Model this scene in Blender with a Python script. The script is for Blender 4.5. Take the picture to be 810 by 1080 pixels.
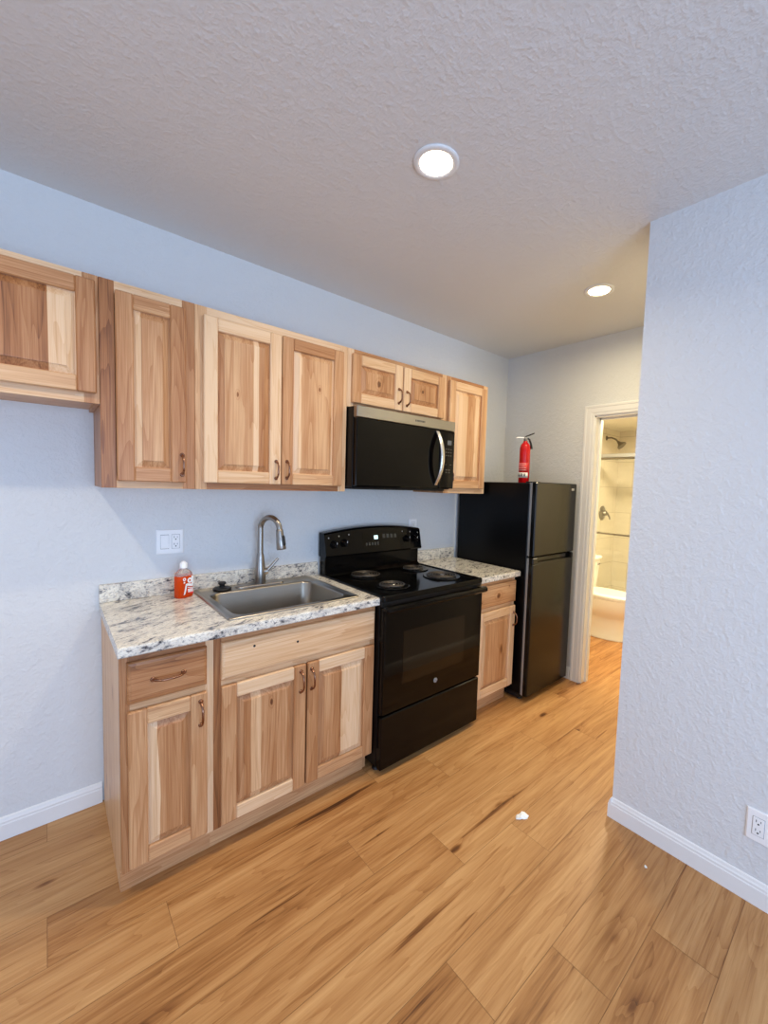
import bpy, math, random
from mathutils import Vector, Matrix
random.seed(7)
R = math.radians
sc = bpy.context.scene
col = sc.collection
for o_ in list(bpy.data.objects):
    bpy.data.objects.remove(o_)

# ------------------------------------------------------------------ camera
CAM = (-1.2131, -2.2621, 1.4737)
yaw, pitch, roll = -0.7280, -0.0658, 0.0324
F_PX, PXO, PYO = 438.85, 34.83, 0.55
fw = Vector((-math.sin(yaw) * math.cos(pitch), math.cos(yaw) * math.cos(pitch), math.sin(pitch)))
rt = fw.cross(Vector((0, 0, 1))).normalized()
up = rt.cross(fw)
r2 = rt * math.cos(roll) + up * math.sin(roll)
u2 = -rt * math.sin(roll) + up * math.cos(roll)
cd = bpy.data.cameras.new('camera')
co = bpy.data.objects.new('camera', cd)
col.objects.link(co)
cd.sensor_fit = 'VERTICAL'
cd.sensor_height = 36.0
cd.sensor_width = 27.0
cd.lens = 36.0 * F_PX / 1080.0
cd.shift_x = -PXO / 1080.0
cd.shift_y = PYO / 1080.0
cd.clip_start = 0.05
m3 = Matrix((r2, u2, -fw)).transposed()
co.matrix_world = Matrix.Translation(CAM) @ m3.to_4x4()
sc.camera = co

# ------------------------------------------------------------------ light
H = 2.592
XR, YR = 0.678, -1.535          # corner of the right-hand wall block
XE = 1.815                      # end wall with the bathroom doorway
sc.view_settings.view_transform = 'Standard'
sc.view_settings.look = 'None'
sc.view_settings.gamma = 1.0
sc.view_settings.use_curve_mapping = False
sc.view_settings.exposure = 0.11
CAN_W = 8.0                    # recessed lights
HALL_W = 9.5
BATH_W = 40.0
DAY_FRONT = 88.0
DAY_LEFT = 12.0
w = bpy.data.worlds.new('sky')
sc.world = w
w.use_nodes = True
w.node_tree.nodes['Background'].inputs[0].default_value = (0.55, 0.72, 1.0, 1)
w.node_tree.nodes['Background'].inputs[1].default_value = 1.0

def area(name, loc, rot, sx, sy, power, colr, spread=180):
    l = bpy.data.lights.new(name, 'AREA')
    l.shape = 'RECTANGLE'
    l.size, l.size_y = sx, sy
    l.energy = power
    l.color = colr
    l.spread = R(spread)
    o = bpy.data.objects.new(name, l)
    col.objects.link(o)
    o.location = loc
    o.rotation_euler = rot
    return o
DAYC = (0.47, 0.67, 0.98)
# daylight through the two windows behind and beside the camera
area('daylight_front', (-1.4, -4.78, 1.10), (R(104), 0, 0), 2.3, 2.0, DAY_FRONT, DAYC)
area('daylight_left', (-3.58, -2.6, 0.90), (R(88), 0, R(-90)), 1.7, 1.4, DAY_LEFT, DAYC)

# ------------------------------------------------------------------ mesh builder
class MB:
    """collects pieces of geometry, then links them as one mesh object"""
    def __init__(s, tone=0.5, gdir=0.0):
        s.v = []; s.f = []; s.sm = []; s.mi = []; s.at = []
        s.tone = tone; s.gdir = gdir; s.seed = random.random(); s.m = 0
    def piece(s, tone=None, gdir=None):
        if tone is not None: s.tone = tone
        if gdir is not None: s.gdir = gdir
        s.seed = random.random()
        return s
    def add(s, vs, fs, smooth=False):
        b = len(s.v)
        s.v += [tuple(p) for p in vs]
        for f in fs:
            s.f.append([b + i for i in f]); s.sm.append(smooth); s.mi.append(s.m)
            s.at.append((s.tone, s.gdir, s.seed, 1.0))
        return s
    def box(s, x0, x1, y0, y1, z0, z1, bev=0.0):
        x0, x1 = min(x0, x1), max(x0, x1); y0, y1 = min(y0, y1), max(y0, y1); z0, z1 = min(z0, z1), max(z0, z1)
        b = min(bev, (x1-x0)*.49, (y1-y0)*.49, (z1-z0)*.49)
        if b <= 0:
            vs = [(x0,y0,z0),(x1,y0,z0),(x1,y1,z0),(x0,y1,z0),(x0,y0,z1),(x1,y0,z1),(x1,y1,z1),(x0,y1,z1)]
            return s.add(vs, [(0,3,2,1),(4,5,6,7),(0,1,5,4),(1,2,6,5),(2,3,7,6),(3,0,4,7)])
        vs = []; idx = {}
        X = (x0, x1); Y = (y0, y1); Z = (z0, z1)
        for i in (0,1):
            for j in (0,1):
                for k in (0,1):
                    sx = b if i == 0 else -b; sy = b if j == 0 else -b; sz = b if k == 0 else -b
                    for a in range(3):
                        p = [X[i]+sx, Y[j]+sy, Z[k]+sz]
                        p[a] = (X[i], Y[j], Z[k])[a]
                        idx[(i,j,k,a)] = len(vs); vs.append(p)
        fs = []
        for i in (0,1):
            q = [idx[(i,0,0,0)], idx[(i,1,0,0)], idx[(i,1,1,0)], idx[(i,0,1,0)]]
            fs.append(q if i else q[::-1])
            q = [idx[(0,i,0,1)], idx[(1,i,0,1)], idx[(1,i,1,1)], idx[(0,i,1,1)]]
            fs.append(q[::-1] if i else q)
            q = [idx[(0,0,i,2)], idx[(1,0,i,2)], idx[(1,1,i,2)], idx[(0,1,i,2)]]
            fs.append(q if i else q[::-1])
        for i in (0,1):
            for j in (0,1):
                q = [idx[(i,j,0,0)], idx[(i,j,1,0)], idx[(i,j,1,1)], idx[(i,j,0,1)]]
                fs.append(q if (i ^ j) else q[::-1])
                q = [idx[(i,0,j,0)], idx[(i,1,j,0)], idx[(i,1,j,2)], idx[(i,0,j,2)]]
                fs.append(q[::-1] if (i ^ j) else q)
                q = [idx[(0,i,j,1)], idx[(1,i,j,1)], idx[(1,i,j,2)], idx[(0,i,j,2)]]
                fs.append(q if (i ^ j) else q[::-1])
                for k in (0,1):
                    t = [idx[(i,j,k,0)], idx[(i,j,k,1)], idx[(i,j,k,2)]]
                    fs.append(t if (i + j + k) % 2 else t[::-1])
        return s.add(vs, fs)
    def rings(s, rings, cap0=True, cap1=True, smooth=True, closed=True):
        n = len(rings[0]); vs = [p for r in rings for p in r]; fs = []
        for a in range(len(rings)-1):
            for i in range(n if closed else n-1):
                j = (i+1) % n
                fs.append((a*n+i, a*n+j, (a+1)*n+j, (a+1)*n+i))
        s.add(vs, fs, smooth)
        if cap0: s.add(rings[0], [tuple(range(n))[::-1]])
        if cap1: s.add(rings[-1], [tuple(range(n))])
        return s
    def lathe(s, c, prof, n=32, axis='z', cap0=True, cap1=True, smooth=True):
        rs = []
        for r, h in prof:
            ring = []
            for i in range(n):
                a = 2*math.pi*i/n
                ca, sa = math.cos(a)*r, math.sin(a)*r
                if axis == 'z': p = (c[0]+ca, c[1]+sa, c[2]+h)
                elif axis == 'y': p = (c[0]+ca, c[1]-h, c[2]+sa)      # h towards -y
                else: p = (c[0]-h, c[1]-ca, c[2]+sa)                  # h towards -x
                ring.append(p)
            rs.append(ring)
        return s.rings(rs, cap0, cap1, smooth)
    def tube(s, pts, rad, n=12, closed=False, cap=True, flat=None):
        P = [Vector(p) for p in pts]
        rads = rad if isinstance(rad, (list, tuple)) else [rad]*len(P)
        rs = []; prev = None
        for i, p in enumerate(P):
            if closed: t = P[(i+1) % len(P)] - P[i-1]
            else: t = P[min(i+1, len(P)-1)] - P[max(i-1, 0)]
            t.normalize()
            if prev is None:
                a = Vector((0,0,1)) if abs(t.z) < .9 else Vector((1,0,0))
                nrm = a - t*a.dot(t)
            else:
                nrm = prev - t*prev.dot(t)
            nrm.normalize(); prev = nrm
            bn = t.cross(nrm)
            sx, sy = (1, 1) if flat is None else flat
            rs.append([p + (nrm*math.cos(2*math.pi*k/n)*sx + bn*math.sin(2*math.pi*k/n)*sy)*rads[i] for k in range(n)])
        if closed:
            rs.append(rs[0]); return s.rings(rs, False, False)
        return s.rings(rs, cap, cap)
    def prism(s, poly, axis, a0, a1, smooth=False):
        """poly: 2D points; axis: extrusion axis"""
        def mk(p, a):
            return {'x': (a, p[0], p[1]), 'y': (p[0], a, p[1]), 'z': (p[0], p[1], a)}[axis]
        n = len(poly)
        vs = [mk(p, a0) for p in poly] + [mk(p, a1) for p in poly]
        fs = [tuple(range(n))[::-1], tuple(range(n, 2*n))]
        for i in range(n):
            j = (i+1) % n
            fs.append((i, j, n+j, n+i))
        return s.add(vs, fs, smooth)
    def build(s, name, mat, parent=None, origin=None):
        if origin is None:
            xs = [p[0] for p in s.v]; ys = [p[1] for p in s.v]; zs = [p[2] for p in s.v]
            origin = ((min(xs)+max(xs))/2, (min(ys)+max(ys))/2, min(zs))
        me = bpy.data.meshes.new(name)
        me.from_pydata([(p[0]-origin[0], p[1]-origin[1], p[2]-origin[2]) for p in s.v], [], s.f)
        for i, pl in enumerate(me.polygons):
            pl.use_smooth = s.sm[i]; pl.material_index = s.mi[i]
        at = me.color_attributes.new('wd', 'FLOAT_COLOR', 'CORNER')
        data = []
        for i, pl in enumerate(me.polygons):
            data += list(s.at[i]) * len(pl.vertices)
        at.data.foreach_set('color', data)
        for m in (mat if isinstance(mat, (list, tuple)) else [mat]):
            me.materials.append(m)
        bm_fix(me)
        o = bpy.data.objects.new(name, me)
        col.objects.link(o)
        WL[o.name] = Vector(origin)
        if parent is not None:
            o.parent = parent
            o.location = Vector(origin) - WL[parent.name]
        else:
            o.location = origin
        return o
import bmesh
def bm_fix(me):
    b = bmesh.new(); b.from_mesh(me)
    bmesh.ops.recalc_face_normals(b, faces=b.faces)
    b.to_mesh(me); b.free()
WL = {}
def tag(o, label, cat, group=None, kind=None):
    o['label'] = label
    o['category'] = cat
    if group: o['group'] = group
    if kind: o['kind'] = kind
    return o
def thing(name, label, cat, loc, group=None):
    o = bpy.data.objects.new(name, None)
    o.empty_display_size = .1
    col.objects.link(o)
    o.location = loc
    WL[o.name] = Vector(loc)
    return tag(o, label, cat, group)
def struct(name, mb, mat):
    o = mb.build(name, mat)
    o['kind'] = 'structure'
    return o

# ------------------------------------------------------------------ materials
def lin(r, g, b):
    f = lambda c: (c/255/12.92) if c/255 <= .04045 else ((c/255+.055)/1.055)**2.4
    return (f(r), f(g), f(b), 1)
class NT:
    def __init__(s, name):
        s.m = bpy.data.materials.new(name); s.m.use_nodes = True
        s.t = s.m.node_tree; s.n = s.t.nodes; s.l = s.t.links
        s.b = s.n['Principled BSDF']
    def node(s, typ, **kw):
        nd = s.n.new(typ)
        for k, v in kw.items():
            setattr(nd, k, v)
        return nd
    def put(s, sock, v):
        if v is None: return
        if hasattr(v, 'is_linked') or isinstance(v, bpy.types.NodeSocket): s.l.new(v, sock)
        else: sock.default_value = v
    def math(s, op, a, b=None, c=None, clamp=False):
        nd = s.node('ShaderNodeMath', operation=op); nd.use_clamp = clamp
        for i, v in enumerate((a, b, c)): s.put(nd.inputs[i], v)
        return nd.outputs[0]
    def vmath(s, op, a, b=None):
        nd = s.node('ShaderNodeVectorMath', operation=op)
        s.put(nd.inputs[0], a); s.put(nd.inputs[1], b)
        return nd.outputs[0]
    def noise(s, vec, scale, detail=3, rough=.55, dist=0.0, out='Fac'):
        nd = s.node('ShaderNodeTexNoise')
        s.put(nd.inputs['Vector'], vec)
        nd.inputs['Scale'].default_value = scale; nd.inputs['Detail'].default_value = detail
        nd.inputs['Roughness'].default_value = rough; nd.inputs['Distortion'].default_value = dist
        return nd.outputs[out]
    def ramp(s, fac, stops, interp='LINEAR'):
        nd = s.node('ShaderNodeValToRGB'); cr = nd.color_ramp; cr.interpolation = interp
        while len(cr.elements) > 1: cr.elements.remove(cr.elements[0])
        for i, (p, c) in enumerate(stops):
            if not isinstance(c, tuple): c = (c, c, c, 1)
            if len(c) == 3: c = (*c, 1)
            e = cr.elements[0] if i == 0 else cr.elements.new(p)
            e.position = p; e.color = c
        s.put(nd.inputs[0], fac)
        return nd.outputs[0]
    def mix(s, fac, a, b, mode='MIX'):
        nd = s.node('ShaderNodeMix', data_type='RGBA', blend_type=mode)
        s.put(nd.inputs[0], fac); s.put(nd.inputs[6], a); s.put(nd.inputs[7], b)
        return nd.outputs[2]
    def mapr(s, v, a, b, c, d, smooth=True):
        nd = s.node('ShaderNodeMapRange')
        if smooth: nd.interpolation_type = 'SMOOTHSTEP'
        s.put(nd.inputs[0], v)
        for i, x in enumerate((a, b, c, d)): nd.inputs[i+1].default_value = x
        return nd.outputs[0]
    def bump(s, h, strength=.2, dist=.01):
        nd = s.node('ShaderNodeBump')
        nd.inputs['Strength'].default_value = strength; nd.inputs['Distance'].default_value = dist
        s.l.new(h, nd.inputs['Height'])
        s.l.new(nd.outputs[0], s.b.inputs['Normal'])
    def obj(s):
        return s.node('ShaderNodeTexCoord').outputs['Object']
    def set(s, color=None, rough=None, metal=None, spec=None, coat=None, coat_rough=None, trans=None, ior=None, emis=None, estr=None):
        i = s.b.inputs
        for k, v in (('Base Color', color), ('Roughness', rough), ('Metallic', metal), ('Specular IOR Level', spec),
                     ('Coat Weight', coat), ('Coat Roughness', coat_rough), ('Transmission Weight', trans), ('IOR', ior),
                     ('Emission Color', emis), ('Emission Strength', estr)):
            if v is not None: s.put(i[k], v)
        return s.m

def plain(name, c, rough=.5, metal=0.0, spec=.5, var=.04, scale=30, **kw):
    """one colour with a very slight procedural unevenness"""
    t = NT(name)
    n = t.noise(t.obj(), scale, 2)
    a = tuple(x*(1-var) for x in c[:3]) + (1,); b = tuple(min(1, x*(1+var)) for x in c[:3]) + (1,)
    return t.set(color=t.mix(n, a, b), rough=rough, metal=metal, spec=spec, **kw)

def wall_mat(name, c, strength=.35, scale=130, rough=.62):
    t = NT(name); P = t.obj()
    a = t.noise(P, scale, 2, .5)
    b = t.noise(P, scale*.35, 3, .5)
    h = t.math('ADD', t.mapr(a, .4, .7, 0, 1), t.mapr(b, .45, .65, 0, 1.3))
    t.bump(h, strength, .003)
    n = t.noise(P, 1.3, 2)
    return t.set(color=t.mix(n, tuple(x*.985 for x in c[:3])+(1,), c), rough=rough, spec=.3)

WOOD_RAMP = [(0.0, lin(234, 199, 160)), (.25, lin(218, 174, 129)), (.5, lin(191, 139, 95)), (.75, lin(164, 108, 64)), (1.0, lin(108, 62, 34))]
def wood(name, stops=None, wob=.03, bright=1.0, knots=()):
    """hickory: tone / grain direction / seed come from the mesh, or strips from a ramp across the panel"""
    t = NT(name)
    tc = t.node('ShaderNodeTexCoord')
    at = t.node('ShaderNodeAttribute'); at.attribute_name = 'wd'
    sep = t.node('ShaderNodeSeparateColor'); t.l.new(at.outputs['Color'], sep.inputs[0])
    tone, gd, seed = sep.outputs[0], sep.outputs[1], sep.outputs[2]
    oi = t.node('ShaderNodeObjectInfo')
    P = tc.outputs['Object']
    sx = t.node('ShaderNodeSeparateXYZ'); t.l.new(P, sx.inputs[0])
    cx = t.node('ShaderNodeCombineXYZ')
    t.l.new(sx.outputs[2], cx.inputs[0]); t.l.new(sx.outputs[1], cx.inputs[1]); t.l.new(sx.outputs[0], cx.inputs[2])
    mv = t.node('ShaderNodeMix', data_type='VECTOR')
    t.l.new(gd, mv.inputs[0]); t.l.new(P, mv.inputs[4]); t.l.new(cx.outputs[0], mv.inputs[5])
    Q = mv.outputs[1]
    off = t.node('ShaderNodeCombineXYZ')
    t.l.new(t.math('MULTIPLY', seed, 37.0), off.inputs[0])
    t.l.new(t.math('MULTIPLY', oi.outputs['Random'], 23.0), off.inputs[1])
    t.l.new(t.math('MULTIPLY', seed, 11.0), off.inputs[2])
    Q = t.vmath('ADD', Q, off.outputs[0])
    q1 = t.vmath('MULTIPLY', Q, (10.0, 10.0, .75))
    n1 = t.noise(q1, 1.0, 2, .45, .25)
    ring = t.math('FRACT', t.math('MULTIPLY', n1, 13.0))
    ring = t.math('POWER', ring, 2.2)
    q2 = t.vmath('MULTIPLY', Q, (260.0, 260.0, 5.0))
    fine = t.noise(q2, 1.0, 3, .6)
    q3 = t.vmath('MULTIPLY', Q, (16.0, 16.0, .7))
    broad = t.noise(q3, 1.0, 2, .5)
    if stops:
        sg = t.node('ShaderNodeSeparateXYZ'); t.l.new(tc.outputs['Generated'], sg.inputs[0])
        wv = t.noise(t.vmath('MULTIPLY', Q, (3.0, 3.0, 2.2)), 1.0, 2)
        u = t.math('ADD', sg.outputs[0], t.math('MULTIPLY', t.math('SUBTRACT', wv, .5), wob))
        # optional lean of the strips up the panel
        st = []
        for i, (p, v) in enumerate(stops):
            if i: st.append((max(0, p-.006), stops[i-1][1]))
            st.append((min(1, p+.006) if i else 0.0, v))
        tone = t.ramp(u, st)
    v = t.math('ADD', tone, t.math('MULTIPLY', t.math('SUBTRACT', ring, .35), .15))
    v = t.math('ADD', v, t.math('MULTIPLY', t.math('SUBTRACT', fine, .5), .62))
    v = t.math('ADD', v, t.math('MULTIPLY', t.math('SUBTRACT', broad, .5), .55))
    # small dark knots
    vo = t.node('ShaderNodeTexVoronoi'); vo.feature = 'F1'
    t.l.new(t.vmath('MULTIPLY', Q, (9.0, 9.0, 3.2)), vo.inputs['Vector']); vo.inputs['Scale'].default_value = 1.0
    kn = t.mapr(vo.outputs['Distance'], .03, .16, 1, 0)
    ks = t.node('ShaderNodeSeparateColor'); t.l.new(vo.outputs['Color'], ks.inputs[0])
    kn = t.math('MULTIPLY', kn, t.math('GREATER_THAN', ks.outputs[0], .86))
    v = t.math('ADD', v, t.math('MULTIPLY', kn, .55))
    for ku, kv, kr, asp in knots:
        sg2 = t.node('ShaderNodeSeparateXYZ'); t.l.new(tc.outputs['Generated'], sg2.inputs[0])
        wj = t.math('MULTIPLY', t.math('SUBTRACT', t.noise(t.vmath('MULTIPLY', P, (40., 40., 40.)), 1.0, 2), .5), kr*.9)
        du = t.math('ADD', t.math('SUBTRACT', sg2.outputs[0], ku), wj)
        dv = t.math('MULTIPLY', t.math('SUBTRACT', sg2.outputs[2], kv), asp)
        dd_ = t.math('SQRT', t.math('ADD', t.math('MULTIPLY', du, du), t.math('MULTIPLY', dv, dv)))
        v = t.math('ADD', v, t.mapr(dd_, kr*.25, kr, .5, 0))
        halo = t.math('PINGPONG', t.math('MULTIPLY', dd_, 2.2/kr), 1.0)
        v = t.math('ADD', v, t.math('MULTIPLY', halo, t.mapr(dd_, kr*.8, kr*2.6, .16, 0)))
    c = t.ramp(v, [(p, tuple(min(1, x*bright) for x in q[:3])+(1,)) for p, q in WOOD_RAMP])
    t.bump(fine, .06, .002)
    return t.set(color=c, rough=.42, spec=.4, coat=.12, coat_rough=.3)

M = {}
M['wall'] = wall_mat('wall_paint', lin(224, 226, 228), .28, 92)
M['ceil'] = wall_mat('ceiling_paint', lin(228, 227, 226), .24, 80)
M['trim'] = plain('trim_paint', lin(238, 238, 238), .35, var=.01)
M['bathwall'] = wall_mat('bath_paint', lin(232, 226, 208), .2)
M['wood'] = wood('hickory')
M['black'] = plain('black_enamel', lin(5, 5, 6), .12, spec=.22, var=.1)
M['black_soft'] = plain('black_painted_steel', lin(5, 5, 7), .3, spec=.22, var=.1)
M['black_glass'] = plain('black_glass', lin(5, 4, 4), .06, spec=.22, var=.05)
M['oven_glass'] = plain('oven_window_glass', lin(26, 18, 10), .06, spec=.3, var=.05)
M['black_matte'] = plain('black_plastic', lin(17, 17, 18), .5, var=.1)
M['coil'] = plain('coil_metal', lin(84, 78, 72), .38, metal=.6, var=.15)
M['pan'] = plain('drip_pan', lin(30, 28, 27), .18, metal=.7, var=.1)
M['white_plastic'] = plain('white_plastic', lin(250, 250, 251), .3, var=.01)
M['gap'] = plain('shadow_gap_grey', lin(150, 152, 158), .6)  # grey that paints the shade in the gaps round switch and outlet inserts
M['slot'] = plain('dark_slot', lin(28, 28, 30), .6)
M['bronze'] = plain('brushed_copper', lin(150, 112, 92), .26, metal=1.0, var=.1)
M['porcelain'] = plain('porcelain', lin(246, 242, 232), .12, var=.01)
M['chrome'] = plain('chrome', lin(205, 205, 208), .12, metal=1.0, var=.03)
M['dark_nickel'] = plain('dark_nickel', lin(128, 122, 112), .28, metal=1.0, var=.05)
M['red'] = plain('red_enamel', lin(206, 14, 22), .22, var=.05)
M['label_red'] = plain('label_red_print', lin(228, 62, 62), .4, var=.03)
M['pinkwhite'] = plain('label_pale_print', lin(246, 180, 176), .4, var=.03)
M['paper'] = plain('paper_white', lin(246, 246, 242), .7, var=.03)
M['ink'] = plain('label_ink', lin(60, 66, 70), .6)
M['silver'] = plain('silver_plastic', lin(168, 170, 172), .35, metal=.5, var=.05)
M['display'] = NT('clock_display').set(color=(.02, .02, .02, 1), emis=lin(205, 235, 238), estr=1.6)
M['mw_display'] = plain('grey_display', lin(92, 98, 104), .25)
M['button'] = plain('grey_button_print', lin(74, 72, 66), .4)

def steel(name, c, rough, axis):
    t = NT(name)
    s = {'x': (2, 400, 400), 'y': (400, 2, 400), 'z': (400, 400, 2)}[axis]
    n = t.noise(t.vmath('MULTIPLY', t.obj(), s), 1.0, 3)
    t.bump(n, .04, .001)
    return t.set(color=t.mix(n, tuple(x*.88 for x in c[:3])+(1,), c), rough=rough, metal=1.0)
M['steel'] = steel('brushed_steel', lin(176, 172, 166), .3, 'x')
M['sink'] = steel('satin_sink_steel', lin(172, 164, 152), .3, 'x')
M['faucet'] = steel('brushed_nickel', lin(160, 154, 148), .28, 'z')
M['handle_steel'] = steel('handle_steel', lin(225, 225, 222), .25, 'z')

def granite():
    t = NT('speckled_granite'); P = t.obj()
    # veins run diagonally across the slab: rotate then squash
    mp = t.node('ShaderNodeMapping'); mp.inputs['Rotation'].default_value = (R(20), R(14), R(-22))
    t.l.new(P, mp.inputs['Vector'])
    wr = t.noise(P, 6, 2, out='Color')
    Q = t.vmath('ADD', mp.outputs[0], t.vmath('MULTIPLY', wr, (.05, .05, .05)))
    s1 = t.noise(t.vmath('MULTIPLY', Q, (24, 70, 66)), 1.0, 5, .72)
    s2 = t.noise(t.vmath('MULTIPLY', Q, (48, 130, 120)), 1.0, 4, .7)
    s3 = t.noise(t.vmath('MULTIPLY', Q, (9, 22, 20)), 1.0, 3, .6)
    s4 = t.noise(P, 130, 2, .5)
    base = t.mix(t.mapr(s3, .38, .66, 0, 1), lin(242, 237, 224), lin(212, 206, 196))
    base = t.mix(t.mapr(s4, .56, .70, 0, .6), base, lin(200, 178, 146))
    base = t.mix(t.mapr(s2, .50, .62, 0, .7), base, lin(172, 168, 166))
    dens = t.math('ADD', s1, t.math('MULTIPLY', t.math('SUBTRACT', s3, .5), .38))
    base = t.mix(t.mapr(dens, .535, .61, 0, .72), base, lin(96, 98, 106))
    base = t.mix(t.mapr(dens, .615, .68, 0, .9), base, lin(40, 42, 48))
    return t.set(color=base, rough=.16, spec=.5)
M['granite'] = granite()

def floor_mat():
    t = NT('oak_plank_floor'); P = t.obj()
    at = t.node('ShaderNodeAttribute'); at.attribute_name = 'wd'
    sep = t.node('ShaderNodeSeparateColor'); t.l.new(at.outputs['Color'], sep.inputs[0])
    tone, seed = sep.outputs[0], sep.outputs[2]
    off = t.node('ShaderNodeCombineXYZ')
    t.l.new(t.math('MULTIPLY', seed, 31.0), off.inputs[0]); t.l.new(t.math('MULTIPLY', seed, 17.0), off.inputs[1])
    Q = t.vmath('ADD', P, off.outputs[0])
    # knots: grain bends round them
    vo = t.node('ShaderNodeTexVoronoi'); vo.feature = 'F1'
    t.l.new(t.vmath('MULTIPLY', Q, (2.6, 7.0, 1.0)), vo.inputs['Vector']); vo.inputs['Scale'].default_value = 1.0
    ks = t.node('ShaderNodeSeparateColor'); t.l.new(vo.outputs['Color'], ks.inputs[0])
    on = t.math('GREATER_THAN', ks.outputs[0], .50)
    near = t.math('MULTIPLY', t.mapr(vo.outputs['Distance'], .0, .42, 1, 0), on)
    core = t.math('MULTIPLY', t.mapr(vo.outputs['Distance'], .035, .13, 1, 0), on)
    n1 = t.noise(t.vmath('MULTIPLY', Q, (.75, 8.0, 1.0)), 1.0, 3, .5, .35)
    ph = t.math('ADD', t.math('MULTIPLY', n1, 11.0), t.math('MULTIPLY', near, 1.6))
    ring = t.math('POWER', t.math('FRACT', ph), 2.5)
    fine = t.noise(t.vmath('MULTIPLY', Q, (5.0, 170.0, 1.0)), 1.0, 4, .62)
    fine2 = t.noise(t.vmath('MULTIPLY', Q, (5.0, 80.0, 1.0)), 1.0, 3, .6)
    broad = t.noise(t.vmath('MULTIPLY', Q, (.7, 13.0, 1.0)), 1.0, 4, .6, .6)
    streak = t.mapr(t.noise(t.vmath('MULTIPLY', Q, (1.3, 30.0, 1.0)), 1.0, 3, .6, .3), .615, .72, 0, 1)
    v = t.math('ADD', tone, t.math('MULTIPLY', t.math('SUBTRACT', ring, .4), .15))
    v = t.math('ADD', v, t.math('MULTIPLY', t.math('SUBTRACT', fine, .5), .46))
    v = t.math('ADD', v, t.math('MULTIPLY', t.math('SUBTRACT', fine2, .5), .40))
    v = t.math('ADD', v, t.math('MULTIPLY', t.math('SUBTRACT', broad, .5), 1.15))
    v = t.math('ADD', v, t.math('MULTIPLY', streak, .42))
    v = t.math('ADD', v, t.math('MULTIPLY', near, .10))
    v = t.math('ADD', v, t.math('MULTIPLY', core, .55))
    c = t.ramp(v, [(0.0, lin(206, 160, 107)), (.3, lin(185, 136, 85)), (.5, lin(164, 114, 66)), (.72, lin(128, 82, 44)), (1.0, lin(76, 45, 24))])
    t.bump(t.math('ADD', fine, ring), .05, .002)
    return t.set(color=c, rough=.42, spec=.35)
M['floor'] = floor_mat()
M['seam'] = plain('floor_seam', lin(138, 98, 62), .7)

def tile_mat():
    t = NT('shower_tile'); P = t.obj()
    br = t.node('ShaderNodeTexBrick')
    sx = t.node('ShaderNodeSeparateXYZ'); t.l.new(P, sx.inputs[0])
    cx = t.node('ShaderNodeCombineXYZ')
    t.l.new(t.math('ADD', sx.outputs[0], sx.outputs[1]), cx.inputs[0]); t.l.new(sx.outputs[2], cx.inputs[1])
    t.l.new(cx.outputs[0], br.inputs['Vector'])
    br.inputs['Scale'].default_value = 1.0; br.inputs['Brick Width'].default_value = .61; br.inputs['Row Height'].default_value = .305
    br.inputs['Mortar Size'].default_value = .003
    n = t.noise(t.vmath('MULTIPLY', P, (3, 3, 14)), 1.0, 4)
    c = t.mix(n, lin(236, 228, 208), lin(218, 208, 188))
    t.l.new(c, br.inputs['Color1']); t.l.new(c, br.inputs['Color2']); br.inputs['Mortar'].default_value = lin(196, 186, 164)
    return t.set(color=br.outputs['Color'], rough=.25, spec=.45)
M['tile'] = tile_mat()

def glass(name, tint, amount=.12):
    t = NT(name)
    g = t.node('ShaderNodeBsdfGlossy'); g.inputs['Roughness'].default_value = .03
    tr = t.node('ShaderNodeBsdfTransparent'); tr.inputs[0].default_value = tint
    n = t.noise(t.obj(), 4, 1)
    mx = t.node('ShaderNodeMixShader')
    t.l.new(t.mapr(n, 0, 1, amount*.8, amount*1.2), mx.inputs[0])
    t.l.new(tr.outputs[0], mx.inputs[1]); t.l.new(g.outputs[0], mx.inputs[2])
    t.l.new(mx.outputs[0], t.n['Material Output'].inputs[0])
    return t.m
M['pane'] = glass('clear_pane', (.97, .98, .97, 1), .06)
M['clear_plastic'] = plain('clear_bottle_plastic', lin(236, 232, 230), .12, trans=.75, ior=1.2)
M['soap'] = plain('orange_soap', lin(240, 84, 24), .15, trans=.35, ior=1.2, var=.06)

# ------------------------------------------------------------------ the setting
# floor: single planks 0.19 wide, running along the kitchen wall
fl = MB()
PW, PL, G = .1895, 1.22, .0007
first = {0: .29, 1: -.315, 2: -.02}
k0 = -6
for k in range(-6, 28):
    ya = -.70 + .19*0 - PW*k; yb = ya - PW
    if yb < -5.0 or ya > 0.25: continue
    x = first[k % 3] - PL*4
    while x < 4.3:
        xa, xb = max(x, -3.75), min(x + PL, 4.25)
        if xb > xa + .01:
            fl.piece(random.uniform(.22, .44))
            fl.m = 0
            fl.add([(xa+G, yb+G, 0), (xb-G, yb+G, 0), (xb-G, ya-G, 0), (xa+G, ya-G, 0)], [(0, 1, 2, 3)])
        x += PL
fl.m = 1
fl.box(-3.75, 4.25, -5.0, .25, -.06, -.0012)
struct('floor', fl, [M['floor'], M['seam']])
struct('ceiling', MB().box(-3.72, XE+.11, -4.92, .12, H, H+.1), M['ceil'])
struct('wall_back', MB().box(-3.72, XE+.11, 0, .12, 0, H), M['wall'])
# right-hand block: one wall facing the room, one facing the hall
struct('wall_right', MB().box(XR, XE+.11, -4.92, YR, 0, H), M['wall'])
# end wall with doorway (opening y -1.50..-0.815)
DY0, DY1, DZ = -1.505, -.795, 2.03
e = MB()
e.box(XE, XE+.11, DY1, 0, 0, H); e.box(XE, XE+.11, YR, DY0, 0, H); e.box(XE, XE+.11, DY0, DY1, DZ, H)
struct('wall_end', e, M['wall'])
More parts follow.
